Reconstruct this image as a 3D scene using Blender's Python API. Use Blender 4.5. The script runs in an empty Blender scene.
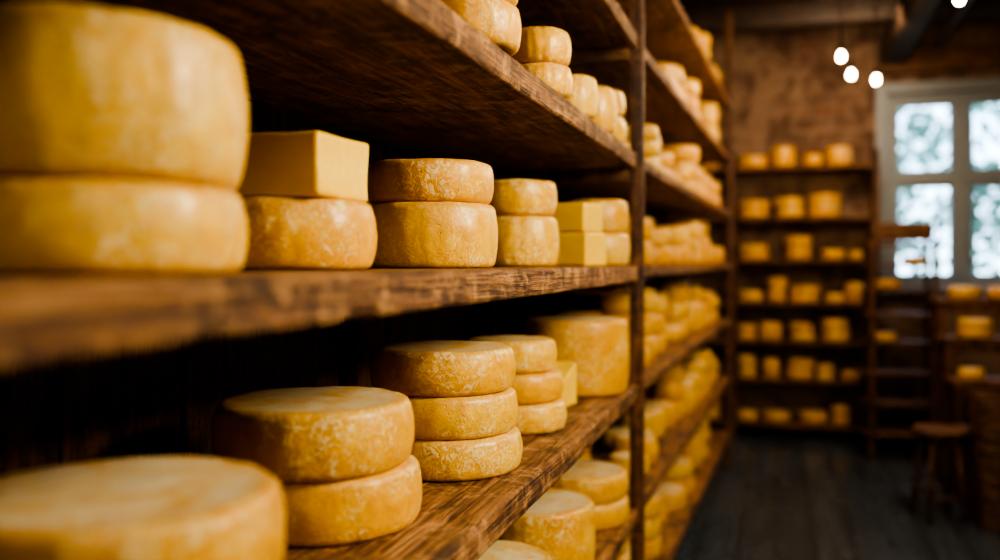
import bpy, bmesh, math, random
from mathutils import Vector, Matrix, noise
H=1.7
C=bpy.context.scene.collection

# ---------------------------------------------------------------- node helper
class NT:
    def __init__(s,name):
        s.m=bpy.data.materials.new(name); s.m.use_nodes=True
        s.t=s.m.node_tree; s.t.nodes.clear()
        s.out=s.n('ShaderNodeOutputMaterial')
    def n(s,t,**k):
        x=s.t.nodes.new(t)
        for a,b in k.items():
            if hasattr(x,a): setattr(x,a,b)
        return x
    def l(s,a,b): s.t.links.new(a,b)
    def setin(s,node,name,v):
        if isinstance(v,bpy.types.NodeSocket): s.l(v,node.inputs[name])
        else: node.inputs[name].default_value=v
    def noise(s,vec,scale,detail=4,rough=.5,dist=0):
        x=s.n('ShaderNodeTexNoise'); s.l(vec,x.inputs['Vector'])
        x.inputs['Scale'].default_value=scale; x.inputs['Detail'].default_value=detail
        x.inputs['Roughness'].default_value=rough; x.inputs['Distortion'].default_value=dist
        return x.outputs['Fac']
    def ramp(s,fac,pts):
        x=s.n('ShaderNodeValToRGB'); s.l(fac,x.inputs['Fac']); e=x.color_ramp.elements
        while len(e)<len(pts): e.new(.5)
        for i,(p,c) in enumerate(pts):
            e[i].position=p
            e[i].color=(c,c,c,1) if not isinstance(c,tuple) else (*c,1)
        return x.outputs['Color']
    def mix(s,f,a,b,mode='MIX'):
        x=s.n('ShaderNodeMix'); x.data_type='RGBA'; x.blend_type=mode
        for i,v in ((0,f),(6,a),(7,b)):
            if isinstance(v,bpy.types.NodeSocket): s.l(v,x.inputs[i])
            elif isinstance(v,tuple): x.inputs[i].default_value=(*v,1)
            else: x.inputs[i].default_value=v
        return x.outputs[2]
    def math(s,op,a,b=0.0,clamp=False):
        x=s.n('ShaderNodeMath'); x.operation=op; x.use_clamp=clamp
        for i,v in ((0,a),(1,b)):
            if isinstance(v,bpy.types.NodeSocket): s.l(v,x.inputs[i])
            else: x.inputs[i].default_value=v
        return x.outputs[0]
    def mapping(s,vec,scale=(1,1,1)):
        x=s.n('ShaderNodeMapping'); s.l(vec,x.inputs['Vector']); x.inputs['Scale'].default_value=scale
        return x.outputs[0]
    def objco(s): return s.n('ShaderNodeTexCoord').outputs['Object']
    def bump(s,h,strength,dist=.01,nrm=None):
        x=s.n('ShaderNodeBump'); s.l(h,x.inputs['Height']); x.inputs['Strength'].default_value=strength
        x.inputs['Distance'].default_value=dist
        if nrm: s.l(nrm,x.inputs['Normal'])
        return x.outputs[0]
    def princ(s,col,rough=.5,nrm=None,**k):
        x=s.n('ShaderNodeBsdfPrincipled')
        s.setin(x,'Base Color',(*col,1) if isinstance(col,tuple) else col)
        s.setin(x,'Roughness',rough)
        if nrm: s.l(nrm,x.inputs['Normal'])
        for a,b in k.items(): s.setin(x,a.replace('_',' '),b)
        s.l(x.outputs[0],s.out.inputs[0]); return x

def rind_material():
    T=NT('cheese_rind')
    co=T.objco()
    oi=T.n('ShaderNodeObjectInfo'); ge=T.n('ShaderNodeNewGeometry')
    rnd=T.math('FRACT',T.math('ADD',oi.outputs['Random'],ge.outputs['Random Per Island']))
    off=T.n('ShaderNodeCombineXYZ')
    o10=T.math('MULTIPLY',rnd,37.0)
    for i in range(3): T.l(o10,off.inputs[i])
    va=T.n('ShaderNodeVectorMath'); va.operation='ADD'; T.l(co,va.inputs[0]); T.l(off.outputs[0],va.inputs[1]); v=va.outputs[0]
    at=T.n('ShaderNodeAttribute'); at.attribute_name='cm'
    sp=T.n('ShaderNodeSeparateColor'); T.l(at.outputs['Color'],sp.inputs[0])
    edge,top,hh=sp.outputs[0],sp.outputs[1],sp.outputs[2]
    big=T.noise(v,8,4,.55,.7)
    base=T.mix(T.ramp(big,[(.3,0.),(.7,1.)]),(.77,.350,.012),(.90,.525,.026))
    base=T.mix(T.math('MULTIPLY',T.ramp(rnd,[(.25,0.),(1.,1.)]),.35),base,(.74,.33,.012))
    base=T.mix(T.math('MULTIPLY',T.math('GREATER_THAN',T.math('FRACT',T.math('MULTIPLY',rnd,7.3)),.6),.4),base,(.92,.63,.070))
    mot=T.noise(v,24,7,.66,.9)
    base=T.mix(T.math('MULTIPLY',T.ramp(mot,[(.44,0.),(.64,1.)]),.50),base,(.62,.245,.009))
    base=T.mix(T.math('MULTIPLY',edge,.30),base,(.62,.25,.010))
    # pale lace-like bloom
    lace=T.ramp(T.noise(v,50,10,.80,1.6),[(.505,0.),(.555,1.)])
    zone=T.ramp(T.noise(v,7,5,.65,.8),[(.45,0.),(.58,1.)])
    bl=T.math('MULTIPLY',lace,T.math('ADD',T.math('MULTIPLY',zone,.95),T.math('MULTIPLY',edge,.35),True))
    base=T.mix(T.math('MULTIPLY',bl,.68),base,(.94,.79,.42))
    # top face: pale dust
    tz=T.ramp(T.noise(v,10,8,.74,1.0),[(.39,.20),(.55,1.)])
    base=T.mix(T.math('MULTIPLY',T.math('MULTIPLY',top,tz),.80),base,(.84,.72,.50))
    vo=T.n('ShaderNodeTexVoronoi'); T.l(v,vo.inputs['Vector']); vo.inputs['Scale'].default_value=60
    pit=T.ramp(vo.outputs['Distance'],[(.06,0.),(.15,1.)])
    base=T.mix(T.math('MULTIPLY',T.math('SUBTRACT',1.,pit),.5),base,(.42,.16,.01))
    h=T.math('ADD',T.math('MULTIPLY',T.noise(v,26,7,.62,.6),1.1),T.math('MULTIPLY',pit,.35))
    h=T.math('ADD',h,T.math('MULTIPLY',bl,.2))
    nb=T.bump(h,.52,.005)
    ro=T.math('ADD',T.math('MULTIPLY',mot,.25),T.math('ADD',.20,T.math('ADD',T.math('MULTIPLY',bl,.2),T.math('MULTIPLY',top,.2))))
    T.princ(base,ro,nb,Subsurface_Weight=.10,Subsurface_Radius=(.02,.010,.003),Subsurface_Scale=.35,Specular_IOR_Level=.5,Coat_Weight=.18,Coat_Roughness=.28)
    return T.m

def cut_material():
    T=NT('cheese_cut_paste'); v=T.objco()
    base=T.mix(T.ramp(T.noise(v,9,4,.5,.3),[(.3,0.),(.7,1.)]),(.88,.52,.040),(.93,.62,.075))
    vo=T.n('ShaderNodeTexVoronoi'); T.l(v,vo.inputs['Vector']); vo.inputs['Scale'].default_value=45
    hole=T.ramp(vo.outputs['Distance'],[(.07,0.),(.12,1.)])
    base=T.mix(T.math('MULTIPLY',T.math('SUBTRACT',1.,hole),.4),base,(.6,.34,.04))
    h=T.math('ADD',T.noise(v,40,5,.6),T.math('MULTIPLY',hole,.6))
    T.princ(base,.38,T.bump(h,.4,.003),Subsurface_Weight=.15,Subsurface_Radius=(.03,.015,.004),Subsurface_Scale=.4)
    return T.m

def wood_material(name,dark,mid,light,axis=1,rough=.6,bump=.7):
    T=NT(name); co=T.objco()
    sc=[16,16,16]; sc[axis]=1.3
    sf=[130,130,130]; sf[axis]=4.
    v1=T.mapping(co,tuple(sc)); v2=T.mapping(co,tuple(sf))
    g=T.noise(v1,1.,9,.68,1.8); f=T.noise(v2,1.,4,.6,.2)
    base=T.ramp(g,[(.33,dark),(.49,mid),(.66,light)])
    base=T.mix(T.math('MULTIPLY',T.ramp(f,[(.40,1.),(.54,0.)]),.8),base,tuple(c*.4 for c in dark))
    st=T.noise(co,5.5,8,.72,.8)
    base=T.mix(T.math('MULTIPLY',T.ramp(st,[(.51,0.),(.62,1.)]),.78),base,tuple(c*.5 for c in dark))
    wn=T.noise(co,14,8,.8,.3)
    base=T.mix(T.math('MULTIPLY',T.ramp(wn,[(.51,0.),(.61,1.)]),.48),base,tuple(min(1,c*1.5) for c in light))
    h=T.math('ADD',T.math('MULTIPLY',g,1.6),T.math('MULTIPLY',f,1.0))
    T.princ(base,T.math('ADD',rough-.12,T.math('MULTIPLY',g,.25)),T.bump(h,bump,.008))
    return T.m

RIND=rind_material(); CUT=cut_material()
WOOD=wood_material('aged_shelf_wood',(.085,.032,.012),(.29,.122,.042),(.53,.275,.11),bump=1.)
WOODX=wood_material('aged_shelf_wood_cross',(.07,.028,.012),(.18,.078,.032),(.34,.165,.075),axis=0)
WOODZ=wood_material('post_wood',(.05,.019,.009),(.14,.054,.022),(.26,.11,.046),axis=2)
WALLW=wood_material('wall_board_wood',(.060,.026,.016),(.15,.065,.034),(.27,.125,.062),axis=2)
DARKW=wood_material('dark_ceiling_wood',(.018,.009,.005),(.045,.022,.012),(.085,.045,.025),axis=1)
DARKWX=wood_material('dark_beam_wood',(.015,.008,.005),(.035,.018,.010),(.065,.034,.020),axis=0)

# ---------------------------------------------------------------- mesh helpers
def newobj(name,bm,mats,loc=(0,0,0),rot=0,parent=None,smooth=True):
    me=bpy.data.meshes.new(name); bm.normal_update(); bm.to_mesh(me); bm.free()
    for m in (mats if isinstance(mats,(list,tuple)) else [mats]): me.materials.append(m)
    if smooth:
        for p in me.polygons: p.use_smooth=True
    o=bpy.data.objects.new(name,me); C.objects.link(o)
    o.location=loc; o.rotation_euler=(0,0,rot)
    if parent: o.parent=parent
    return o
def empty(name,loc=(0,0,0),rot=0):
    o=bpy.data.objects.new(name,None); C.objects.link(o); o.location=loc; o.rotation_euler=(0,0,rot)
    o.empty_display_size=.1; return o

def wheel_geo(bm,cx,cy,z0,R,h,seed,segs=96,bulge=.045):
    L=bm.verts.layers.float_color.get('cm') or bm.verts.layers.float_color.new('cm')
    b=min(.017,h*.2)
    P=[(0,.0,0,0),(.55*R,.0,0,0),(R-b*1.5,.0005,.2,0)]
    for i in range(5):
        a=-math.pi/2+(i+.5)/5*math.pi/2
        P.append((R-b+b*math.cos(a),b+b*math.sin(a),1-.15*abs(i-2),0))
    for i in range(1,8):
        t=i/8
        P.append((R+bulge*h*math.sin(t*math.pi)**.8,b+(h-2*b)*t,max(0,1-min(t,1-t)*5)*.7,0))
    for i in range(5):
        a=(i+.5)/5*math.pi/2
        P.append((R-b+b*math.cos(a),h-b+b*math.sin(a),1-.1*abs(i-2),.15*i/4))
    rt=R-b*1.6
    P+=[(rt,h-.0002,.4,.7),(.93*rt,h-.0008,.1,1),(.66*rt,h-.0016,0,1),(.33*rt,h-.002,0,1),(0,h-.002,0,1)]
    rings=[]; so=Vector((seed*3.17,seed*1.31,seed*.77))
    for r,z,e,t in P:
        if r==0:
            v=bm.verts.new((cx,cy,z0+z)); v[L]=(e,t,z/h,1); rings.append([v]); continue
        ring=[]
        for k in range(segs):
            a=2*math.pi*k/segs
            d=Vector((math.cos(a),math.sin(a),0))
            n1=noise.noise(d*1.1+so); n2=noise.noise(Vector((d.x*5,d.y*5,z/h*1.6))+so); n3=noise.noise(Vector((d.x*14,d.y*14,z*60))+so)
            q=(r/R)**2
            rr=r*(1+.012*n1)+.0026*n2*q+.0011*n3*q
            zz=z+(.0022*noise.noise(d*(r/R)*1.7+so*1.3)+.0010*noise.noise(d*(r/R)*6+so) if z>h*.5 else 0)
            v=bm.verts.new((cx+rr*d.x,cy+rr*d.y,z0+zz)); v[L]=(e,t,z/h,1); ring.append(v)
        rings.append(ring)
    for i in range(len(rings)-1):
        A,B=rings[i],rings[i+1]
        for k in range(segs):
            k2=(k+1)%segs
            if len(A)==1: bm.faces.new((A[0],B[k2],B[k]))
            elif len(B)==1: bm.faces.new((A[k],A[k2],B[0]))
            else: bm.faces.new((A[k],A[k2],B[k2],B[k]))

sd=[1]
def wheel(X,Y,z,R,h,name='cheese_wheel',bulge=.045):
    sd[0]+=1; bm=bmesh.new(); wheel_geo(bm,0,0,0,R,h,sd[0],bulge=bulge)
    return newobj(name,bm,RIND,(X,Y,z+H),rot=sd[0]*1.7)
def stack(X,Y,z,specs):
    for s in specs:
        dx,dy,R,h=s[:4]
        wheel(X+dx,Y+dy,z,R,h); z+=h+.0008
    return z

def wedge_geo(bm,pts,z0,h,bev=.008,L=None):
    vs=[bm.verts.new((x,y,z0)) for x,y in pts]
    f=bm.faces.new(vs); f.normal_update()
    if f.normal.z>0: f.normal_flip()
    r=bmesh.ops.extrude_face_region(bm,geom=[f])
    nv=[g for g in r['geom'] if isinstance(g,bmesh.types.BMVert)]
    bmesh.ops.translate(bm,verts=nv,vec=(0,0,h))
    allv=set(vs)|set(nv)
    fs={f for v in allv for f in v.link_faces}
    es={e for v in allv for e in v.link_edges}
    bmesh.ops.recalc_face_normals(bm,faces=list(fs))
    bmesh.ops.bevel(bm,geom=[e for e in es if e.calc_face_angle(0)>.5],offset=bev,segments=4,profile=.6,affect='EDGES')

def cheese_quarter(X,Y,z,L,h,a0,span=math.pi/2,name='cheese_quarter',slope=0):
    bm=bmesh.new()
    pts=[(0,0)]
    N=14
    for i in range(N+1):
        a=a0+span*i/N
        rr=L*(1+.10*math.sin(math.pi*i/N))
        pts.append((rr*math.cos(a),rr*math.sin(a)))
    wedge_geo(bm,pts,0,h,bev=.010)
    bm.normal_update()
    bmesh.ops.triangulate(bm,faces=[f for f in bm.faces if len(f.verts)>4])
    bmesh.ops.subdivide_edges(bm,edges=[e for e in bm.edges if e.calc_length()>.03],cuts=3,use_grid_fill=True)
    for v in bm.verts:
        n=noise.noise(v.co*14+Vector((X*9,Y*5,z)))
        v.co+=Vector((n,noise.noise(v.co*11),.6*n))*.0045
        if slope: v.co.z*=1-slope*(1-min(1,v.co.xy.length/L))
        if v.co.z<.0005: v.co.z=0
    bm.normal_update()
    bm.verts.layers.float_color.new('cm')
    for f in bm.faces:
        c=f.calc_center_median()
        f.material_index=1 if c.xy.length>L*.97 else 0
    o=newobj(name,bm,[CUT,RIND],(X,Y,z+H))
    md=o.modifiers.new('wn','WEIGHTED_NORMAL'); md.keep_sharp=False
    return o

def plank_geo(bm,x0,x1,y0,y1,z0,z1,axis='y',seed=0,rough=.004,step=.04,ch=.005):
    if axis=='y': A0,A1,U0,U1,V0,V1=y0,y1,x0,x1,z0,z1
    elif axis=='x': A0,A1,U0,U1,V0,V1=x0,x1,y0,y1,z0,z1
    else: A0,A1,U0,U1,V0,V1=z0,z1,x0,x1,y0,y1
    ch=min(ch,(U1-U0)*.2,(V1-V0)*.2)
    um=(U0+U1)/2; vm=(V0+V1)/2
    v3=V0+(V1-V0)*.3; v7=V0+(V1-V0)*.7
    sec=[(U0+ch,V0),(um,V0),(U1-ch,V0),(U1-ch*.3,V0+ch*.3),(U1,V0+ch),(U1,v3),(U1,v7),(U1,V1-ch),(U1-ch*.3,V1-ch*.3),(U1-ch,V1),(um,V1),(U0+ch,V1),(U0+ch*.3,V1-ch*.3),(U0,V1-ch),(U0,vm),(U0,V0+ch),(U0+ch*.3,V0+ch*.3)]
    m=len(sec)
    n=max(2,int((A1-A0)/step)); rings=[]
    for i in range(n+1):
        a=A0+(A1-A0)*i/n; ring=[]
        for j,(u,v) in enumerate(sec):
            su=1 if u>um else -1
            p=Vector((a*2.2,v*6+seed*7.1,seed)); q=Vector((a*13,v*30+seed*3.3,seed*2))
            d=rough*noise.noise(p)+rough*.5*noise.noise(q)
            chip=noise.noise(Vector((a*6.3,seed*5.,(v>vm)*3.1)))+.5*noise.noise(Vector((a*21,seed*2.,(v>vm)*3.1)))
            corner=abs(u-um)>abs(U1-um)-ch*1.2 and (v<V0+ch*1.2 or v>V1-ch*1.2)
            dd=-max(0,chip-.22)*rough*3.0 if corner else 0
            uu=u+su*(d+dd)*(0 if u==um else 1); vv=v+(1 if v>vm else -1)*(dd*.8+d*.12)*(0 if v==vm else 1)
            if axis=='y': c=(uu,a,vv)
            elif axis=='x': c=(a,uu,vv)
            else: c=(uu,vv,a)
            ring.append(bm.verts.new(c))
        rings.append(ring)
    for i in range(n):
        for j in range(m):
            k=(j+1)%m
            bm.faces.new((rings[i][j],rings[i][k],rings[i+1][k],rings[i+1][j]))
    bm.faces.new(rings[0]); bm.faces.new(rings[-1])

def plank(name,x0,x1,y0,y1,z0,z1,mat,axis='y',seed=0,parent=None,rough=.004,step=.04,ch=.005,H_=H):
    bm=bmesh.new(); plank_geo(bm,x0,x1,y0,y1,z0+H_,z1+H_,axis,seed,rough,step,ch)
    bmesh.ops.recalc_face_normals(bm,faces=bm.faces[:])
    o=newobj(name,bm,mat,parent=parent)
    md=o.modifiers.new('es','EDGE_SPLIT'); md.split_angle=math.radians(50)
    return o
def boxes(name,lst,mat,parent=None,bev=.004,loc=(0,0,0),rot=0):
    bm=bmesh.new()
    for (x0,x1,y0,y1,z0,z1) in lst:
        wedge_geo(bm,[(x0,y0),(x1,y0),(x1,y1),(x0,y1)],z0,z1-z0,bev=min(bev,(x1-x0)*.3,(y1-y0)*.3,(z1-z0)*.3))
    o=newobj(name,bm,mat,loc,rot,parent)
    o.modifiers.new('wn','WEIGHTED_NORMAL'); return o

# ---------------------------------------------------------------- room shell
XL,XR,YB,YF,ZC=-1.16,3.3,9.4,-1.6,4.0
def plain_box(name,x0,x1,y0,y1,z0,z1,mat):
    bm=bmesh.new(); bmesh.ops.create_cube(bm,size=1)
    for v in bm.verts:
        v.co=Vector((x0 if v.co.x<0 else x1,y0 if v.co.y<0 else y1,z0 if v.co.z<0 else z1))
    return newobj(name,bm,mat,smooth=False)

def floor_mat():
    T=NT('worn_floor_planks'); co=T.objco()
    br=T.n('ShaderNodeTexBrick'); mp=T.n('ShaderNodeMapping'); T.l(co,mp.inputs[0]); mp.inputs['Rotation'].default_value=(0,0,math.pi/2)
    T.l(mp.outputs[0],br.inputs['Vector']); br.inputs['Scale'].default_value=1
    br.inputs['Brick Width'].default_value=3.6; br.inputs['Row Height'].default_value=.22
    br.inputs['Mortar Size'].default_value=.009; br.inputs['Mortar Smooth'].default_value=.3
    br.inputs['Color1'].default_value=(.060,.080,.110,1); br.inputs['Color2'].default_value=(.095,.116,.148,1); br.inputs['Mortar'].default_value=(.010,.012,.016,1)
    g=T.noise(T.mapping(co,(26,1.2,26)),1,6,.6,.5)
    base=T.mix(T.ramp(g,[(.35,.7),(.7,0.)]),br.outputs['Color'],(.034,.040,.050))
    w=T.noise(T.mapping(co,(2.2,.6,2.2)),1,5,.6,.4)
    base=T.mix(T.math('MULTIPLY',T.ramp(w,[(.45,0.),(.7,1.)]),.3),base,(.14,.16,.18))
    h=T.math('ADD',T.math('MULTIPLY',br.outputs['Fac'],-1.),T.math('MULTIPLY',g,.4))
    T.princ(base,T.math('ADD',.14,T.math('MULTIPLY',w,.25)),T.bump(h,.4,.005))
    return T.m
def brick_mat(name,c1,c2,mort,rotate=None,plaster=(.12,.065,.04),cover=(.40,.52)):
    T=NT(name); co=T.objco(); mp=T.n('ShaderNodeMapping'); T.l(co,mp.inputs[0])
    mp.inputs['Rotation'].default_value=rotate or (0,0,0)
    br=T.n('ShaderNodeTexBrick'); T.l(mp.outputs[0],br.inputs['Vector']); br.inputs['Scale'].default_value=1
    br.inputs['Brick Width'].default_value=.34; br.inputs['Row Height'].default_value=.13; br.inputs['Mortar Size'].default_value=.016
    br.inputs['Color1'].default_value=(*c1,1); br.inputs['Color2'].default_value=(*c2,1); br.inputs['Mortar'].default_value=(*mort,1)
    w=T.noise(co,1.3,8,.65,.6)
    pl=T.ramp(w,[(cover[0],0.),(cover[1],1.)])
    n2=T.noise(co,3.2,9,.72,.5)
    base=T.mix(T.math('MULTIPLY',pl,.85),br.outputs['Color'],T.mix(n2,tuple(c*.30 for c in plaster),tuple(c*1.4 for c in plaster)))
    base=T.mix(T.ramp(n2,[(.38,.85),(.52,0.)]),base,tuple(c*.35 for c in c1))
    h=T.math('ADD',T.math('MULTIPLY',br.outputs['Fac'],-1.),T.math('MULTIPLY',n2,.6))
    T.princ(base,.85,T.bump(h,.7,.012)); return T.m
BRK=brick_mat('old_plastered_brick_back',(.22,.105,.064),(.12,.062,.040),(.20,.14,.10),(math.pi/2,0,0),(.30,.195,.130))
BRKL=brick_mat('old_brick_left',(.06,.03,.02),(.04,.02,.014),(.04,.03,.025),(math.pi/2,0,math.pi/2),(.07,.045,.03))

plain_box('floor',XL-.2,XR+.2,YF-.2,YB+.2,-.1,0,floor_mat())
plain_box('ceiling',XL-.2,XR+.2,YF-.2,YB+.2,ZC,ZC+.1,DARKW)
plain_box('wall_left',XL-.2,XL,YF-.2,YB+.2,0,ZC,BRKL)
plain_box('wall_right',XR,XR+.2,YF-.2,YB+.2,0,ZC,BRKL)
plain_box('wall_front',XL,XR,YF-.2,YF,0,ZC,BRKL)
WX0,WX1,WZ0,WZ1=1.02,2.42,H-.24,H+1.62
bm=bmesh.new()
def addbox(bm,x0,x1,y0,y1,z0,z1):
    r=bmesh.ops.create_cube(bm,size=1)
    for v in r['verts']:
        v.co=Vector((x0 if v.co.x<0 else x1,y0 if v.co.y<0 else y1,z0 if v.co.z<0 else z1))
for b in ((XL,WX0,0,ZC),(WX1,XR,0,ZC),(WX0,WX1,0,WZ0),(WX0,WX1,WZ1,ZC)):
    addbox(bm,b[0],b[1],YB,YB+.25,b[2],b[3])
newobj('wall_back',bm,BRK,smooth=False)

T=NT('window_paint'); n=T.noise(T.objco(),20,5,.6)
T.princ(T.mix(n,(.20,.23,.26),(.34,.37,.40)),.5,T.bump(n,.2,.003)); WPAINT=T.m
T=NT('window_glass'); g=T.n('ShaderNodeBsdfGlossy'); g.inputs['Roughness'].default_value=.05
tr=T.n('ShaderNodeBsdfTransparent'); tr.inputs[0].default_value=(.9,.95,.96,1)
mx=T.n('ShaderNodeMixShader'); mx.inputs[0].default_value=.06; T.l(tr.outputs[0],mx.inputs[1]); T.l(g.outputs[0],mx.inputs[2]); T.l(mx.outputs[0],T.out.inputs[0]); GLASS=T.m
win=empty('window_1',(0,0,0))
fr=[]
y0,y1=YB+.06,YB+.13
fr+=[(WX0,WX0+.08,y0,y1,WZ0,WZ1),(WX1-.08,WX1,y0,y1,WZ0,WZ1),(WX0+.08,WX1-.08,y0,y1,WZ0,WZ0+.09),(WX0+.08,WX1-.08,y0,y1,WZ1-.09,WZ1)]
mxx=1.68; tz=H+.80
fr+=[(mxx-.06,mxx+.06,y0-.02,y1-.005,WZ0+.09,WZ1-.09),(WX0+.08,mxx-.06,y0-.01,y1-.01,tz-.05,tz+.05),(mxx+.06,WX1-.08,y0-.01,y1-.01,tz-.05,tz+.05)]
for a,b in ((WX0+.08,mxx-.06),(mxx+.06,WX1-.08)):
    for c,d in ((WZ0+.09,tz-.05),(tz+.05,WZ1-.09)):
        fr+=[(a,a+.035,y0+.015,y1-.02,c,d),(b-.035,b,y0+.015,y1-.02,c,d),(a+.035,b-.035,y0+.015,y1-.02,c,c+.035),(a+.035,b-.035,y0+.015,y1-.02,d-.035,d)]
boxes('frame',fr,WPAINT,win)
boxes('sill',[(WX0-.06,WX1+.06,YB-.10,YB+.06,WZ0-.05,WZ0)],WPAINT,win)
boxes('glass_pane',[(WX0+.05,WX1-.05,YB+.09,YB+.094,WZ0+.05,WZ1-.05)],GLASS,win,bev=.0005)
boxes('casing',[(WX0-.10,WX0,YB-.025,YB+.01,WZ0-.05,WZ1+.10),(WX1,WX1+.10,YB-.025,YB+.01,WZ0-.05,WZ1+.10),(WX0,WX1,YB-.025,YB+.01,WZ1,WZ1+.10)],WPAINT,win)
plank('trim_1',.95,2.7,YB-.16,YB,H+1.80,H+2.0,WOODX,'x',77,None,.004,H_=0)

cb=empty('ceiling_beam_group')
for i,y in enumerate((.4,2.0,3.6,5.2,6.8,8.4)):
    plank('beam_%d'%i,XL,XR,y-.09,y+.09,ZC-.22,ZC,DARKWX,'x',200+i,cb,.008,.1,.015,0)
plank('long_beam',.95,1.15,YF,YB,ZC-.42,ZC-.22,DARKW,'y',230,cb,.008,.1,.015,0)
wb=empty('wall_boarding')
rr=random.Random(5)
y=YF+.02;i=0
while y<3.25:
    w=rr.uniform(.12,.22)
    plank('board_%d'%i,XL+.001,XL+.022+rr.uniform(0,.012),y,y+w-.010,.02,ZC-.24,WALLW,'z',300+i,wb,.003,.15,.003,0)
    y+=w;i+=1

# ---------------------------------------------------------------- racks
rack=empty('wooden_shelving_rack')
XFr=-.5; XBk=-1.12
SH=[(.86,.055),(.411,.060),(-.014,.060),(-.463,.062),(-.93,.05),(-1.38,.05)]
for i,(z,t) in enumerate(SH):
    plank('shelf_front_%d'%i,-.80,XFr,-1.2,3.40,z-t,z,WOOD,'y',10+i,rack,.0045,.0125,.007)
    plank('shelf_back_%d'%i,XBk,-.806,-1.2,3.40,z-t+.004,z-.001,WOOD,'y',20+i,rack,.004,.05,.005)
for i,(x,yy) in enumerate([(-.53,3.405),(-1.12,3.405),(-1.13,2.22),(-1.13,.6),(-.53,-1.26),(-1.12,-1.26)]):
    plank('post_%d'%i,x,x+.048,yy,yy+.06,-H,ZC-H-.24,WOODZ,'z',40+i,rack,.003,.06,.004)
for i,(z,t) in enumerate(SH):
    plank('bearer_%d'%i,-1.07,-.53,3.36,3.399,z-t-.05,z-t,WOODX,'x',60+i,rack,.002,.06,.003)

R2=empty('wooden_shelving_rack',(-.5,3.47,0),-.036)
SH2=[(1.30,.045),(.85,.045),(.405,.045),(-.015,.045),(-.463,.045),(-.93,.045),(-1.38,.045)]
L2=4.1
for i,(z,t) in enumerate(SH2):
    plank('shelf_%d'%i,-.58,0,0,L2,z-t,z,WOOD,'y',80+i,R2,.004,.05,.005)
for i,(x,yy) in enumerate([(-.045,L2+.002),(-.58,L2+.002),(-.63,1.4),(-.63,2.8)]):
    plank('post_%d'%i,x,x+.05,yy,yy+.06,-H,ZC-H-.24,WOODZ,'z',95+i,R2,.003,.1,.004)

R3=empty('wooden_shelving_rack')
SH3=[.92,.43,.02,-.39,-.76,-1.13,-1.55]
for i,z in enumerate(SH3):
    plank('shelf_%d'%i,-1.14,.86,9.03,9.37,z-.035,z,WOODX,'x',120+i,R3,.003,.06,.004)
for i,x in enumerate((-.42,.865)):
    for j,yy in enumerate((9.0,9.33)):
        plank('post_%d_%d'%(i,j),x,x+.05,yy-.02,yy+.03,-H,1.05,WOODZ,'z',140+i*2+j,R3,.002,.1,.004)

# ---------------------------------------------------------------- foreground cheeses
zl=-.4625
stack(-.675,.80,zl,[(0,0,.17,.108),(0,0,.172,.112)])
stack(-.787,1.437,zl,[(.012,.015,.170,.107),(0,0,.172,.112)])
stack(-.716,1.915,zl,[(.006,.004,.164,.086),(0,0,.160,.090),(-.006,0,.160,.095)])
stack(-.70,2.42,zl,[(.012,0,.130,.080),(.008,0,.125,.080),(-.008,0,.122,.088)])
cheese_quarter(-.645,2.75,zl,.12,.14,math.pi*.42,name='cheese_wedge',span=1.1,slope=.45)
wheel(-.69,3.18,zl,.185,.262,'cheese_drum',.02)
zm=-.0135
stack(-.760,.860,zm,[(0,0,.170,.098),(0,0,.168,.172)])
wheel(-.812,1.405,zm,.140,.118)
cheese_quarter(-.703,1.295,zm+.1195,.185,.107,math.pi/2-.02,math.pi/2)
stack(-.745,1.900,zm,[(0,0,.145,.142),(-.004,.003,.140,.092)])
stack(-.728,2.56,zm,[(0,0,.115,.146),(-.004,0,.113,.103)])
cheese_quarter(-.585,2.86,zm,.155,.11,math.pi/2-.25)
cheese_quarter(-.592,2.865,zm+.1105,.15,.098,math.pi/2-.22)
stack(-.62,3.24,zm,[(0,0,.11,.118),(0,0,.105,.118)])
zu=.412
stack(-.585,1.68,zu,[(0,0,.105,.090),(0,0,.103,.08)])
stack(-.61,1.20,zu,[(0,0,.10,.09),(0,0,.10,.09)])
stack(-.570,2.20,zu,[(0,0,.078,.078),(0,0,.076,.088)])
stack(-.72,2.40,zu,[(0,0,.09,.09)])
stack(-.565,2.55,zu,[(0,0,.072,.12)])
stack(-.565,2.86,zu,[(0,0,.072,.145)])
stack(-.59,3.16,zu,[(0,0,.080,.10),(0,0,.078,.09)])
zb=-.929
stack(-.674,3.20,zb,[(.004,0,.165,.090),(0,0,.166,.092)])
wheel(-.70,2.69,zb,.170,.195,'cheese_drum',.02)
stack(-.70,2.17,zb,[(0,0,.165,.09),(0,0,.165,.09)])
stack(-.70,1.70,zb,[(0,0,.165,.09),(0,0,.165,.09)])
for yy in (2.3,2.75,3.18): stack(-.70,yy,-1.379,[(0,0,.16,.1),(0,0,.16,.1)])

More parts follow.
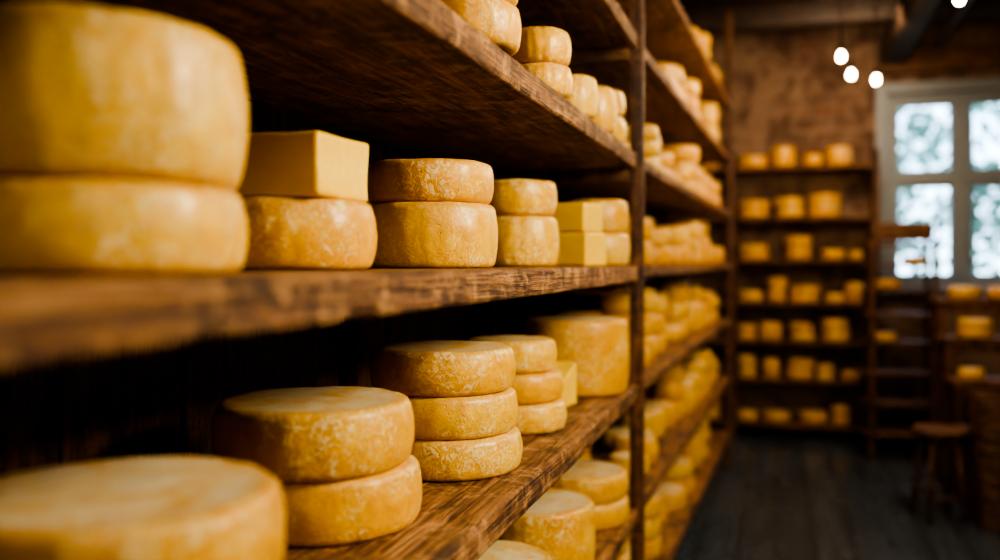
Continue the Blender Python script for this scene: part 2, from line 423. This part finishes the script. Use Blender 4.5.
# ---------------------------------------------------------------- rows of background cheese
def row(seed,y0,y1,z,zc,xf,loc=(0,0,0),rot=0,axis='y',depthrow=True,Rr=(.085,.15),gap=.09):
    r=random.Random(seed); bm=bmesh.new(); y=y0
    while True:
        R=r.uniform(*Rr)
        if y+2*R>y1: break
        avail=zc-z-.05
        h=r.uniform(.07,.12) if r.random()<.75 else r.uniform(.13,.2)
        nmax=max(1,min(3,int(avail/h)))
        nn=r.randint(1,nmax)
        back=(r.random()<.5)
        for row_i in range(2 if depthrow and back else 1):
            xc=xf-R-r.uniform(.02,.10)-row_i*.25
            zz=z
            for k in range(nn if row_i==0 else max(1,nmax-1)):
                if zz+h>zc-.02: break
                jx,jy=r.uniform(-.008,.008),r.uniform(-.008,.008)
                if axis=='y': wheel_geo(bm,xc+jx,y+R+jy,zz+H,R*r.uniform(.95,1),h,seed*50+k+len(bm.verts)%97,36)
                else: wheel_geo(bm,y+R+jy,-(xf-R-.03),zz+H,R*r.uniform(.95,1),h,seed*50+k+len(bm.verts)%97,28)
                zz+=h
        y+=2*R+r.uniform(.015,gap)
        if r.random()<.12: y+=r.uniform(.05,.16)
    return newobj('cheese_wheel_row',bm,RIND,loc,rot)
tops=[1.75]+[a-b for a,b in SH2[:-1]]
for i,(z,t) in enumerate(SH2):
    row(410+i,.05,L2-.03,z+.002,tops[i],-.015,(-.5,3.47,0),-.036,Rr=(.085,.15))
t3=[1.25]+[z-.035 for z in SH3[:-1]]
for i,z in enumerate(SH3):
    for (a,b) in ((-1.1,-.45),(-.36,.84)):
        row(520+i*3+int(a),a,b,z+.002,min(t3[i],z+(.30 if i!=0 else .26)),-9.05,axis='x',depthrow=False,Rr=(.075,.145),gap=.08)

# ---------------------------------------------------------------- slatted trolley rack by the window
lad=empty('slatted_wooden_rack',(1.02,8.45,0),.08)
W,D=.27,.17
HT=H+.18
boxes('uprights',[(x,x+.04,y,y+.04,0,HT) for x,y in ((-W,-D),(W-.04,-D),(-W,D-.04),(W-.04,D-.04))],WOODZ,lad)
zs=[.22,.48,.74,1.0,1.24,1.46,1.66,1.84]
for i,z in enumerate(zs):
    lst=[]
    for j in range(4):
        yy=-D+.002+j*.088; lst.append((-W-.03,W+.03,yy,yy+.065,z,z+.02))
    boxes('slats_%d'%i,lst,WOODX,lad)
bm=bmesh.new()
for (x,y,z,R,h) in ((-.1,0,1.481,.11,.07),(-.13,0,1.021,.11,.07),(.12,0,1.681,.1,.07)):
    wheel_geo(bm,x,y,z,R,h,int(z*77+x*50),32)
newobj('cheese_wheel_row',bm,RIND,(1.02,8.45,0),.08)
for k in range(3):
    boxes('wooden_tray',[(-.24,.24,-.15,.15,0,.012),(-.24,.24,-.15,-.138,.012,.05),(-.24,.24,.138,.15,.012,.05),(-.24,-.228,-.138,.138,.012,.05),(.228,.24,-.138,.138,.012,.05)],WOODX,None,.002,(1.02+.01*k,8.45,1.882+k*.0515),.10-.12*k)

# ---------------------------------------------------------------- stepped display stand, crates, stool on the right
SX,SY=1.66,7.45
st=empty('stepped_display_stand',(SX,SY,0),.05)
tiers=[(.55,-.50),(.86,-.22),(1.14,.06),(1.42,.34)]
for i,(z,y) in enumerate(tiers):
    boxes('tier_%d'%i,[(-.48,.75,y-.15,y-.008,z-.035,z),(-.48,.75,y,y+.14,z-.035,z)],WOODX,st)
    boxes('tier_legs_%d'%i,[(-.46,-.41,y-.13,y-.08,0,z-.036),(.66,.71,y-.13,y-.08,0,z-.036),(-.46,-.41,y+.07,y+.12,0,z-.036),(.66,.71,y+.07,y+.12,0,z-.036),(-.41,.66,y-.12,y-.09,z-.11,z-.04),(-.41,.66,y-.12,y-.09,.14,.19)],WOODZ,st)
bm=bmesh.new(); r=random.Random(9)
for (z,y) in tiers:
    x=-.44+r.uniform(0,.12)
    while x<.5:
        R=r.uniform(.08,.12); h=r.uniform(.05,.09)
        for k in range(r.randint(1,2)): wheel_geo(bm,x+R,y-.01,z+.001+k*h,R,h,int(x*99)+k,32)
        x+=2*R+r.uniform(.03,.2)
newobj('cheese_wheel_row',bm,RIND,(SX,SY,0),.05)
def crate(X,Y,z,rot,w=.25,d=.17,hh=.28):
    L=[(-w,w,-d,d,0,.015)]
    for k in range(3):
        z0=.02+k*.09
        L+=[(-w,w,-d-.014,-d,z0,z0+.075),(-w,w,d,d+.014,z0,z0+.075),(-w-.014,-w,-d,d,z0,z0+.075),(w,w+.014,-d,d,z0,z0+.075)]
    for sx_ in (-1,1):
        for sy_ in (-1,1):
            x=sx_*(w-.015); y=sy_*(d-.015); L.append((x-.014,x+.014,y-.014,y+.014,.015,hh))
    return boxes('wooden_crate',L,WOODX,None,.002,(X,Y,z),rot)
crate(1.50,6.52,0,.06); crate(1.51,6.52,.282,-.05); crate(1.50,6.52,.564,.03)
for cx,cz,R_,h_ in ((1.40,.583,.10,.11),(1.62,.583,.095,.13)):
    bm=bmesh.new(); wheel_geo(bm,0,0,0,R_,h_,int(cx*70),40); newobj('cheese_wheel',bm,RIND,(cx,6.52,cz))
def stool(X,Y,rot,hh=.62):
    s=empty('wooden_stool',(X,Y,0),rot)
    bm=bmesh.new()
    bmesh.ops.create_cone(bm,cap_ends=True,segments=40,radius1=.165,radius2=.17,depth=.035,matrix=Matrix.Translation((0,0,hh-.0175)))
    bmesh.ops.bevel(bm,geom=[e for e in bm.edges if e.calc_face_angle(0)>.8],offset=.008,segments=3,affect='EDGES')
    newobj('seat',bm,WOODX,parent=s).modifiers.new('wn','WEIGHTED_NORMAL')
    bm=bmesh.new()
    for k in range(4):
        a=math.pi/4+k*math.pi/2; p=Vector((.11*math.cos(a),.11*math.sin(a),hh-.035)); q=Vector((.17*math.cos(a),.17*math.sin(a),.0))
        d=p-q; M=Matrix.Translation((p+q)/2)@d.to_track_quat('Z','Y').to_matrix().to_4x4()
        bmesh.ops.create_cone(bm,cap_ends=True,segments=14,radius1=.019,radius2=.014,depth=d.length,matrix=M)
        b=math.pi/4+(k+1)*math.pi/2; p2=Vector((.153*math.cos(a),.153*math.sin(a),.16)); q2=Vector((.153*math.cos(b),.153*math.sin(b),.16))
        d=p2-q2; M=Matrix.Translation((p2+q2)/2)@d.to_track_quat('Z','Y').to_matrix().to_4x4()
        bmesh.ops.create_cone(bm,cap_ends=True,segments=10,radius1=.010,radius2=.010,depth=d.length,matrix=M)
    newobj('legs',bm,WOODZ,parent=s)
stool(1.03,6.55,.3,.60)

# ---------------------------------------------------------------- pendants
T=NT('bulb_glow'); e=T.n('ShaderNodeEmission'); e.inputs[0].default_value=(1,.80,.52,1); e.inputs[1].default_value=70; T.l(e.outputs[0],T.out.inputs[0]); GLOW=T.m
T=NT('black_metal'); T.princ((.02,.018,.016),.4,None,Metallic=.8); BLK=T.m
for i,(x,y,z) in enumerate([(.381,5.87,1.253),(.479,6.42,1.247),(.66,6.69,1.254),(.837,4.75,1.255)]):
    p=empty('pendant_bulb_lamp',(x,y,z+H))
    bm=bmesh.new(); s=.6
    prof=[(0,-.042),(.018,-.038),(.031,-.022),(.035,0),(.031,.02),(.020,.04),(.014,.052)]
    rs=[]
    for rr_,zz in prof:
        rr_*=s; zz*=s
        rs.append([bm.verts.new((rr_*math.cos(k*math.pi/12),rr_*math.sin(k*math.pi/12),zz)) for k in range(24)] if rr_ else [bm.verts.new((0,0,zz))])
    for a,b in zip(rs,rs[1:]):
        for k in range(24):
            if len(a)==1: bm.faces.new((a[0],b[(k+1)%24],b[k]))
            else: bm.faces.new((a[k],a[(k+1)%24],b[(k+1)%24],b[k]))
    newobj('bulb',bm,GLOW,parent=p)
    bm=bmesh.new()
    bmesh.ops.create_cone(bm,cap_ends=True,segments=20,radius1=.016,radius2=.010,depth=.06,matrix=Matrix.Translation((0,0,.060)))
    top=ZC-(z+H)
    bmesh.ops.create_cone(bm,cap_ends=True,segments=8,radius1=.006,radius2=.006,depth=top-.09,matrix=Matrix.Translation((0,0,.09+(top-.09)/2)))
    newobj('socket_and_cord',bm,BLK,parent=p)
    ld=bpy.data.lights.new('bulb_light','POINT'); ld.energy=15; ld.color=(1,.70,.40); ld.shadow_soft_size=.04
    lo=bpy.data.objects.new('bulb_light',ld); C.objects.link(lo); lo.parent=p; lo.location=(0,0,-.09)
T=NT('galvanised_conduit'); T.princ((.35,.33,.32),.35,None,Metallic=.7)
bm=bmesh.new(); bmesh.ops.create_cone(bm,cap_ends=True,segments=16,radius1=.02,radius2=.02,depth=7,matrix=Matrix.Translation((1.45,5.8,ZC-.25))@Matrix.Rotation(math.pi/2,4,'X'))
newobj('ceiling_conduit',bm,T.m)

# ---------------------------------------------------------------- outside
T=NT('tree_leaves'); n=T.noise(T.objco(),3,3); T.princ(T.mix(n,(.08,.15,.10),(.30,.40,.28)),.6); LEAF=T.m
T=NT('lawn'); n=T.noise(T.objco(),2,5); T.princ(T.mix(n,(.10,.15,.09),(.22,.26,.18)),.9)
plain_box('ground_outside',-8,16,YB+.3,40,-.3,-.1,T.m)
for ti,(tx,ty,th) in enumerate(((2.6,14,4.2),(5.0,17,5.5),(1.2,19,5),(4.2,13,3.6))):
    r=random.Random(ti); tr_=empty('tree',(tx,ty,-.1))
    bm=bmesh.new(); bmesh.ops.create_cone(bm,cap_ends=True,segments=12,radius1=.12,radius2=.04,depth=th,matrix=Matrix.Translation((0,0,th/2)))
    newobj('trunk',bm,WOODZ,parent=tr_)
    bm=bmesh.new()
    for k in range(800):
        while True:
            p=Vector((r.uniform(-1,1),r.uniform(-1,1),r.uniform(-1,1)))
            if p.length<1 and noise.noise(p*2.5+Vector((ti,0,0)))>-.0: break
        c=Vector((p.x*1.5,p.y*1.5,th*.72+p.z*th*.42))
        M=Matrix.Translation(c)@Matrix.Rotation(r.uniform(0,6.3),4,Vector((r.random(),r.random(),r.random()+.01)).normalized())
        s=r.uniform(.09,.17)
        vs=[bm.verts.new(M@Vector(q)) for q in ((-s,0,0),(0,-s*.5,0),(s,0,0),(0,s*.5,.02))]
        bm.faces.new(vs)
    newobj('foliage',bm,LEAF,parent=tr_)

w=bpy.data.worlds.new('World'); bpy.context.scene.world=w; w.use_nodes=True
nt=w.node_tree; bg=nt.nodes['Background']
tc=nt.nodes.new('ShaderNodeTexCoord'); sx=nt.nodes.new('ShaderNodeSeparateXYZ'); nt.links.new(tc.outputs['Generated'],sx.inputs[0])
cr=nt.nodes.new('ShaderNodeValToRGB'); nt.links.new(sx.outputs['Z'],cr.inputs[0])
cr.color_ramp.elements[0].color=(.58,.81,1,1); cr.color_ramp.elements[1].color=(.28,.50,.9,1); cr.color_ramp.elements[1].position=.8
nt.links.new(cr.outputs[0],bg.inputs[0]); bg.inputs[1].default_value=8.5

# ---------------------------------------------------------------- lights
def area(name,loc,target,sx,sy,e,col):
    ld=bpy.data.lights.new(name,'AREA'); ld.shape='RECTANGLE'; ld.size=sx; ld.size_y=sy; ld.energy=e; ld.color=col
    o=bpy.data.objects.new(name,ld); C.objects.link(o); o.location=loc
    o.rotation_euler=(Vector(target)-Vector(loc)).to_track_quat('-Z','Y').to_euler(); return o
area('aisle_lamp_near',(1.5,1.65,H+1.0),(-.8,1.9,H-.15),.75,.75,86,(1,.875,.62))
area('shadow_fill_entry',(.9,-.9,H+1.3),(-.8,1.3,H-.1),.7,.7,15,(1,.85,.60))  # added fill behind the camera, opens the shadows; no lamp hangs here
area('added_soft_area_mid',(1.3,4.9,H+1.7),(-.4,5.2,H-.1),.6,.6,46,(1,.80,.52))  # soft area light added beside the pendant bulbs, without a fixture
area('back_wall_fill',(.7,7.6,H+1.9),(.2,9.3,H+.2),.6,.6,32,(1,.74,.48))  # light added to brighten the back wall and its shelves, no fixture

# ---------------------------------------------------------------- camera
cd=bpy.data.cameras.new('camera'); cam=bpy.data.objects.new('camera',cd); C.objects.link(cam)
cam.location=(0,0,H); cam.rotation_euler=(math.pi/2,0,math.atan(276/900))
cd.sensor_width=36; cd.lens=32.4; cd.shift_y=-.018; cd.clip_start=.02
cd.dof.use_dof=True; cd.dof.focus_distance=1.9; cd.dof.aperture_fstop=1.15
bpy.context.scene.camera=cam
try: bpy.context.scene.view_settings.look='AgX - High Contrast'
except Exception as ex: print(ex)
